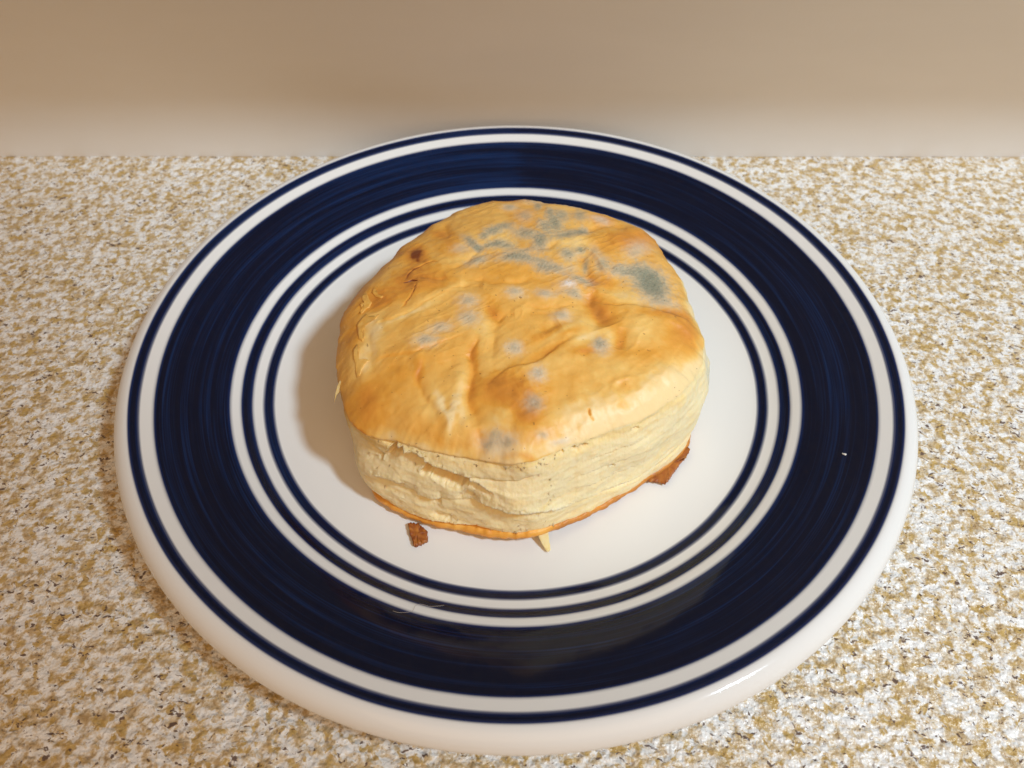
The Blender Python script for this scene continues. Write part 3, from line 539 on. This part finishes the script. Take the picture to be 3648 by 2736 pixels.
# three rounded leaves of dough on the left-hand face, parted along two lines; the lower parting runs on round the right face
zA = np.interp(deg2, [p[0] for p in LAYER_A], [p[1] for p in LAYER_A])+0.25*fbm(s2/2.5, 3.0, 81.0, 2)
zB = np.interp(deg2, [p[0] for p in LAYER_B], [p[1] for p in LAYER_B])+0.20*fbm(s2/2.5, 7.0, 83.0, 2)
zbot, ztop = z2[0][None, :], z2[-1][None, :]
aL = sstep(-142, -134, deg2)*sstep(-80, -92, deg2); bL = sstep(-142, -134, deg2)*(1-0.55*sstep(-90, -78, deg2))*sstep(-14, -26, deg2)
def leaf(lo, hi):
    u = np.clip((z2-lo)/np.maximum(hi-lo, 0.5), 0, 1); return np.where((z2 > lo) & (z2 < hi), (4*u*(1-u))**0.45, 0)
lf = aL*(leaf(zA, ztop)+leaf(zB, zA))+(1-aL)*leaf(zB, ztop)
disp += 1.05*bL*(lf+leaf(zbot, zB)-0.75)
for kind, dep, pts in CAVITIES:
    P = np.array(pts, float); L = np.c_[np.radians(P[:, 0])*45.0, P[:, 1]]
    pad = P[:, 2].max()*2+3
    m = (s2 > L[:, 0].min()-pad) & (s2 < L[:, 0].max()+pad) & (z2 > L[:, 1].min()-pad) & (z2 < L[:, 1].max()+pad)
    if not m.any(): continue
    jx = 0.28*fbm(s2[m]/0.9, z2[m]/0.9, 21.0, 3); jy = 0.28*fbm(s2[m]/0.9, z2[m]/0.9, 25.0, 3)
    Q = smooth_line(np.c_[L, P[:, 2]], 5)
    d, sd, p = polyline_d(s2[m]+jx, z2[m]+jy, Q[:, :2])
    lq = np.r_[0, np.cumsum(np.hypot(*np.diff(Q[:, :2], axis=0).T))]; hw = np.interp(p, lq/lq[-1], Q[:, 2])
    dv = (z2[m]+jy)-np.interp(s2[m]+jx, *(Q[:, :2].T if Q[0, 0] < Q[-1, 0] else Q[::-1, :2].T))
    if kind == 'hole':
        g = np.sqrt(np.clip(1-(d/(hw*1.15))**2, 0, 1))
        # steep overhang above, sloping floor below
        g = g**0.8*np.clip(0.52+0.52*dv/hw, 0.04, 1.0)
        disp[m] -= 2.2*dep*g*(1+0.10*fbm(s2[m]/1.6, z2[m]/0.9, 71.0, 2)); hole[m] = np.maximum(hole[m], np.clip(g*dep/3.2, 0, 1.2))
        disp[m] += 0.30*(dv > 0)*np.exp(-((d-hw*1.25)/0.5)**2)
    elif kind == 'dent':
        disp[m] -= dep*np.exp(-(d/hw)**2)
    else:
        tp = np.clip(np.minimum(p, 1-p)*5, 0, 1)**0.6
        up = sstep(-0.35*hw.mean(), 0.25*hw.mean(), dv)
        below = np.exp(-np.clip(-dv, 0, None)/(3.2*hw))*(1-up)
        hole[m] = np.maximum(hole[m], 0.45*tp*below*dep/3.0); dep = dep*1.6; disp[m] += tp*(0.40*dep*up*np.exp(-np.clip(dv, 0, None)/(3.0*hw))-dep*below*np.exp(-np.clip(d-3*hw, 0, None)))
rim = sstep(0.0, 0.05, T2)*sstep(1.0, 0.96, T2)
disp = np.where((deg2 > -14), np.maximum(disp, -0.1), disp)
r2 = r2+disp*rim
Vw = np.stack([BC[0]+r2*np.cos(A2), BC[1]+r2*np.sin(A2), z2], -1).reshape(-1, 3)
topin = np.stack([BC[0]+(r2[-1]-5)*np.cos(ph), BC[1]+(r2[-1]-5)*np.sin(ph), z2[-1]+0.3], -1)
leftside = np.where(deg2 > 0, sstep(110, 125, deg2), sstep(-143, -150, deg2))
back_side = ((deg2 > 8) & (deg2 < 188))*1.0
gold = np.clip(np.maximum(leftside*(0.25+0.75*sstep(0.2, 0.6, T2)), 0.75*sstep(20, 70, deg2)*(deg2 > 0)), 0, 1)
gold = np.maximum(gold, 0.45*np.exp(-((deg2+138)/7)**2)*sstep(0.66, 0.92, T2))
wbrown = -0.02+0.47*gold+0.07*fbm(s2/5, z2*0.7, 31.0, 3)+0.26*np.clip(hole, 0, 1)**1.5+0.08*(1-T2)**2+0.10*sstep(0.82, 0.98, T2)  # hole term paints the orange shade of pockets and folds into the colour
wm = np.zeros(s2.shape)
nzw = fbm(s2/1.6, z2/1.6, 41.0, 3)
for dc, zc, rs, rz, a in ((-13, 20, 3.4, 7, 0.95), (-15, 14, 3.0, 4, 0.8), (-10, 13, 3, 4, 0.6), (-8, 8, 3.5, 2.4, 0.5), (-2, 25, 7, 4, .8), (6, 20, 6, 8, .9), (20, 20, 8, 9, .8)):
    q = np.hypot((s2-np.radians(dc)*45)/rs, (z2-zc)/rz)*(1+0.3*nzw); wm = np.maximum(wm, a*np.exp(-q*q))
def crumb_material():
    m, nt, b = new_mat('flaky_dough')
    co = N(nt, 'ShaderNodeTexCoord').outputs['Object']
    at = lambda k: N(nt, 'ShaderNodeAttribute', attribute_name=k).outputs['Fac']
    st = N(nt, 'ShaderNodeMapping', {'Vector': co, 'Scale': (0.6, 0.6, 1.2)}).outputs[0]
    n1 = noise(nt, st, 420, 4, 0.65); n2 = noise(nt, co, 1300, 3, 0.6)
    br = math_n(nt, 'ADD', at('brown'), math_n(nt, 'MULTIPLY', math_n(nt, 'SUBTRACT', n1, 0.42), 0.24))
    br = math_n(nt, 'ADD', br, math_n(nt, 'MULTIPLY', math_n(nt, 'SUBTRACT', n2, 0.5), 0.06))
    c = ramp(nt, br, [(0.0, (0.97, 0.81, 0.50)), (0.12, (0.97, 0.73, 0.36)), (0.28, (0.90, 0.63, 0.25)), (0.48, (0.75, 0.45, 0.12)), (0.8, (0.55, 0.24, 0.04))])
    fz = noise(nt, co, 2200, 2, 0.6)
    c = mix(nt, math_n(nt, 'MULTIPLY', at('mold_halo'), mrange(nt, fz, 0.3, 0.7, 0.5, 0.95), True), c, (0.50, 0.53, 0.46))
    nt.links.new(c, b.inputs['Base Color'])
    b.inputs['Roughness'].default_value = 0.68; b.inputs['Specular IOR Level'].default_value = 0.22
    b.inputs['Subsurface Weight'].default_value = 0.50; b.inputs['Subsurface Scale'].default_value = 0.0022
    b.inputs['Subsurface Radius'].default_value = (1.0, 0.82, 0.55)
    h = math_n(nt, 'ADD', math_n(nt, 'MULTIPLY', noise(nt, st, 900, 4, 0.7), 1.3), noise(nt, co, 1700, 3, 0.65))
    nt.links.new(bump(nt, h, 0.25, 0.00025), b.inputs['Normal'])
    return m
CRUMB_M = crumb_material()
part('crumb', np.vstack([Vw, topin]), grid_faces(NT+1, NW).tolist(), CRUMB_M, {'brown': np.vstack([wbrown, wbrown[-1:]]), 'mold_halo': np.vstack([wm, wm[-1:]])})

# ---- ragged fringe of torn dough along the lip, the pockets and the foot of the side wall
def fringe():
    rg = np.random.RandomState(11); V = []; F = []; B_ = []
    G = Vw.reshape(NT, NW, 3)
    dcol = deg2[0]
    cand = []
    for _ in range(150):
        mode = rg.rand()
        d0 = rg.uniform(-140, -79)
        j = int(np.abs(dcol-d0).argmin())
        if mode < 0.45 and d0 < -75: i = rg.randint(NT-9, NT-2)
        elif mode < 0.70: i = rg.randint(2, 14)
        else: i = rg.randint(14, NT-9)
        cand.append((i, j))
    # the two teeth hanging over the big pocket and a clump at the front corner
    for d0, z0 in ((-112.6, 24.0), (-110.2, 23.6), (-113.5, 24.4)):
        j = int(np.abs(dcol-d0).argmin()); i = int(np.abs(G[:, j, 2]-z0).argmin()); cand.append((i, j))
    for _ in range(12):
        j = int(np.abs(dcol-rg.normal(-84, 4)).argmin()); cand.append((rg.randint(4, NT-4), j))
    for i, j in cand:
        p = G[i, j]; a = ph[j]
        n = np.array([math.cos(a), math.sin(a), 0.15]); t = np.array([-math.sin(a), math.cos(a), 0.0]); u = np.array([0, 0, 1.0])
        w = rg.uniform(0.12, 0.38); h = rg.uniform(0.35, 0.95); tilt = rg.uniform(-1, 1)
        d = -0.75*u+0.55*n+0.5*tilt*t
        if rg.rand() < 0.35: d = 0.3*u+0.5*n+1.1*tilt*t
        b0 = p-0.06*n; k = len(V)
        V += [b0-w*t, b0+w*t, b0+0.4*w*u+0.10*n, b0+0.45*h*d-0.5*w*t+0.05*n, b0+0.45*h*d+0.5*w*t+0.05*n, b0+h*d]
        F += [(k, k+1, k+4, k+3), (k+3, k+4, k+5), (k+2, k, k+3), (k+1, k+2, k+4), (k+2, k+3, k+5), (k+4, k+2, k+5)]
        B_ += [0.0+0.12*rg.rand()]*6
    return np.array(V), F, np.array(B_)
fv, ff_, fb = fringe()
fr = part('torn_fringe', fv, ff_, CRUMB_M, {'brown': fb, 'mold_halo': np.zeros(len(fb))}); fr['kind'] = 'stuff'

# ---- bottom crust: thin baked underside that shows as a brown rim
NB = 900
pb = np.arange(NB)*2*np.pi/NB
db = (np.degrees(pb)+180) % 360-180
rb, zb = botR(pb), botZ(pb)
leftf = sstep(-80, -95, db)*sstep(-148, -136, db)
n_a = fbm(np.cos(pb)*16, np.sin(pb)*16, 3.0, 4); n_b = fbm(np.cos(pb)*30, np.sin(pb)*30, 7.0, 3)
out = 0.85+0.75*leftf+0.35*n_a
hgt = 1.7+0.5*leftf+0.30*n_b
prof = [(-8, -0.15, 0), (0*1.0, -0.25, 0), (0.75, 0.05, 1), (1.0, 0.45, 1), (0.85, 0.85, 1), (0.25, 1.0, 1), (-1.2, 1.02, 0)]
rows = []
for k, (fr, fz_, mode) in enumerate(prof):
    rr = rb+(out*fr if fr > 0 else fr) + 0.12*fbm(np.cos(pb)*40, np.sin(pb)*40, 1.0*k, 2)
    zz = zb-0.15+(hgt*fz_ if fz_ > 0 else fz_)+0.06*fbm(np.cos(pb)*40, np.sin(pb)*40, 9.0+k, 2)
    rows.append(np.stack([BC[0]+rr*np.cos(pb), BC[1]+rr*np.sin(pb), zz], -1))
Vb = np.array(rows)
bb = 0.78+0.12*n_a+0.10*fbm(np.cos(pb)*8, np.sin(pb)*8, 4.0, 3)-0.26*leftf-0.35*np.exp(-((db+84)/4)**2)
bbr = np.repeat(bb[None], len(prof), 0)+np.array([0.1, .1, .06, 0.0, -0.04, -0.10, -0.2])[:, None]
nvb = len(prof)*NB
Fb = grid_faces(len(prof), NB).tolist()+[tuple(range(NB-1, -1, -1))]
zero = np.zeros(nvb)
bc = part('bottom_crust', Vb.reshape(-1, 3), Fb, CRUST, {'brown': bbr.ravel(), 'mold_halo': zero, 'mold_core': zero, 'mold_white': zero})

# ---- thin sheets: peeling flakes, torn flap, shreds
def sheet(name, poly, zfun, thick, brown, mat, parent=None, res=0.35, curl=0.0, jag=0.12, make=True):
    """solid little sheet cut to an outline and laid over zfun(x, y)"""
    P = np.array(poly, float)
    # densify and roughen the outline
    Q = []
    for i in range(len(P)):
        a, c = P[i], P[(i+1) % len(P)]; n = max(1, int(np.hypot(*(c-a))/res))
        for u in np.arange(n)/n: Q.append(a+(c-a)*u)
    Q = np.array(Q); Q = Q+jag*np.stack([fbm(Q[:, 0]*2.1, Q[:, 1]*2.1, 3.0, 2), fbm(Q[:, 0]*2.1, Q[:, 1]*2.1, 8.0, 2)], -1)
    c = Q.mean(0)
    rings = [1.0, 0.8, 0.55, 0.28]
    n = len(Q); V = []
    for k, q in enumerate(rings): V.append(c+(Q-c)*q)
    V = np.vstack(V+[c[None]])
    d = np.r_[np.repeat(rings, n), 0]
    z = zfun(V[:, 0], V[:, 1])+curl*np.clip((c[0]-V[:, 0])/(np.ptp(Q[:, 0])*0.5+1e-6), 0, 1)**2+0.05*fbm(V[:, 0]*1.5, V[:, 1]*1.5, 2.0, 2)
    up = np.c_[V, z+thick]; dn = np.c_[V, z]
    allv = np.vstack([up, dn]); m = len(V); F = []
    for k in range(len(rings)-1):
        for j in range(n):
            l = (j+1) % n; a, bq, cq, dq = k*n+j, k*n+l, (k+1)*n+l, (k+1)*n+j
            F.append((a, bq, cq, dq)); F.append((m+a, m+dq, m+cq, m+bq))
    k = (len(rings)-1)*n
    for j in range(n):
        l = (j+1) % n
        F.append((k+j, k+l, m-1)); F.append((m+k+l, m+k+j, 2*m-1))
        F.append((j, m+j, m+l, l))
    z0 = np.zeros(2*m)
    bv = brown+0.10*fbm(allv[:, 0]*0.9, allv[:, 1]*0.9, 5.0, 3)+0.04*np.r_[d, d]
    return allv, F, {'brown': bv, 'mold_halo': z0, 'mold_core': z0, 'mold_white': z0}
from mathutils.bvhtree import BVHTree
_bvh = BVHTree.FromPolygons([tuple(p) for p in Vt.tolist()], Ft)
_bvhp = BVHTree.FromPolygons([tuple(p) for p in v.tolist()], f)
def on_top(x, y, bv=None, off=0.0):
    out = []
    for a, c in zip(x, y):
        h = (bv or _bvh).ray_cast(Vector((a, c, 90)), Vector((0, 0, -1)))[0]
        out.append(h.z if h else np.nan)
    out = np.array(out)
    if np.isnan(out).any(): out[np.isnan(out)] = np.nanmin(out)-0.6 if not np.isnan(out).all() else 27
    return out+off
on_plate = lambda x, y, off=0.0: on_top(x, y, _bvhp, off)
for poly, cu, brn in ((F1, 0.55, 0.06), (F2, 0.75, 0.04), (F3, 0.6, 0.0), (F4, 0.45, 0.10)):
    vv, ff, at_ = sheet('crust_flake', poly, lambda x, y: on_top(x, y, None, 0.03), 0.11, brn+0.26, CRUST, curl=cu*0.35)
    part('crust_flake', vv, ff, CRUST, at_)
vv, ff, at_ = sheet('torn_flap', FLAP, lambda x, y: on_plate(x, y, 0.35)+0.06*np.clip(x-29, 0, None)+0.15*perlin(x*0.4, y*0.4, 5.0), 0.45, 0.88, CRUST, curl=0.3, jag=0.3, res=0.22)
fo = part('torn_flap', vv, ff, CRUST, at_); fo['label'] = 'dark brown torn flap of bottom crust lying on the plate'
zsh = lambda x, y: on_plate(x, y, 0.1)+np.interp(y, [-56, -53.5, -51], [0.0, 0.9, 2.6])
_c = np.mean(SHRED, 0); SHRED = [(_c[0]+0.78*(p[0]-_c[0]), _c[1]+0.5+0.85*(p[1]-_c[1])) for p in SHRED]
vv, ff, at_ = sheet('dough_shred', SHRED, zsh, 0.35, 0.08, CRUMB_M)
part('dough_shred', vv, ff, CRUMB_M, at_)
# shred hanging off the left lip: outline in the plane of the side wall
a0 = math.radians(-158); base = np.array([BC[0]+(float(lipR(np.array([a0]))[0])+0.1)*math.cos(a0), BC[1]+(float(lipR(np.array([a0]))[0])+0.1)*math.sin(a0), 27.3])
sl = []
for dx, dz in SHREDL: sl.append((dx, dz))
vv, ff, at_ = sheet('dough_shred', sl, lambda x, y: 0*x, 0.22, 0.32, CRUMB_M, res=0.25, jag=0.06)
out3 = np.stack([base[0]+vv[:, 0]*0.75+0.35+0.0*vv[:, 2], base[1]+vv[:, 1]*0.58+vv[:, 2]*0.2, base[2]+vv[:, 1]*0.52+vv[:, 2]], -1)
part('dough_shred', out3, ff, CRUMB_M, at_)

# ---- loose bits on the plate
z6 = lambda n: np.zeros(n)
vv, ff, at_ = sheet('pastry_crumb', CRUMB, lambda x, y: on_plate(x, y, 0.02), 1.0, 0.90, CRUST, curl=0.3, jag=0.3, res=0.2)
m_ = len(vv)//2
vv[:m_, 2] += 0.25*fbm(vv[:m_, 0]*0.9, vv[:m_, 1]*0.9, 3.3, 3)
c0 = np.array([np.mean([p[0] for p in CRUMB]), np.mean([p[1] for p in CRUMB]), 4.4])
cr = mesh_obj('pastry_crumb', vv-c0, ff, CRUST, None, True, at_)
cr.location = Vector(((c0[0]+PX)*MM, c0[1]*MM, c0[2]*MM))
tag(cr, 'small dark brown crumb of crust lying on the white plate in front of the biscuit', 'crumb')
def tube(pts, rad, n=6):
    P = np.array(pts, float); V = []; F = []
    for i, p in enumerate(P):
        t = P[min(i+1, len(P)-1)]-P[max(i-1, 0)]; t /= np.linalg.norm(t)
        u = np.cross(t, [0, 0, 1]); u /= np.linalg.norm(u); w = np.cross(u, t)
        for k in range(n):
            a = 2*math.pi*k/n; V.append(p+rad*(math.cos(a)*u+math.sin(a)*w))
    for i in range(len(P)-1):
        for k in range(n): F.append((i*n+k, i*n+(k+1) % n, (i+1)*n+(k+1) % n, (i+1)*n+k))
    F.append(tuple(range(n-1, -1, -1))); F.append(tuple((len(P)-1)*n+k for k in range(n)))
    return np.array(V), F
fm, nt, b = new_mat('pale_fibre'); b.inputs['Base Color'].default_value = (0.62, 0.55, 0.46, 1); b.inputs['Roughness'].default_value = 0.5
n_ = noise(nt, N(nt, 'ShaderNodeTexCoord').outputs['Object'], 600, 2); nt.links.new(mix(nt, n_, (0.34, 0.29, 0.24), (0.58, 0.52, 0.45)), b.inputs['Base Color'])
hp = smooth_line(HAIR, 4); hz = on_plate(hp[:, 0], hp[:, 1], 0.10)
hv, hf = tube(np.c_[hp, hz], 0.036)
h0 = np.array([hp[:, 0].mean(), hp[:, 1].mean(), hz.mean()])
ho = mesh_obj('hair', hv-h0, hf, fm); ho.location = ((h0[0]+PX)*MM, h0[1]*MM, h0[2]*MM)
tag(ho, 'fine pale hair lying across the inner blue rings at the front of the plate', 'hair')
lz = float(on_plate(np.array([LINT[0]]), np.array([LINT[1]]))[0])
lp = []; 
k_ = np.linspace(0, 1, 8)
lv, lf = tube(np.c_[0.30*np.sin(k_*5.5), 0.55*k_-0.25, 0.16+0.12*np.sin(k_*6)], 0.17)
lm, lnt, lb = new_mat('white_lint'); lnt.links.new(mix(lnt, noise(lnt, N(lnt, 'ShaderNodeTexCoord').outputs['Object'], 2500, 2), (0.8, 0.8, 0.8), (0.92, 0.92, 0.92)), lb.inputs['Base Color']); lb.inputs['Roughness'].default_value = 0.8
lo = mesh_obj('lint', lv, lf, lm); lo.location = ((LINT[0]+PX)*MM, LINT[1]*MM, (lz+0.05)*MM)
tag(lo, 'tiny white speck of lint on the right side of the navy band', 'lint')
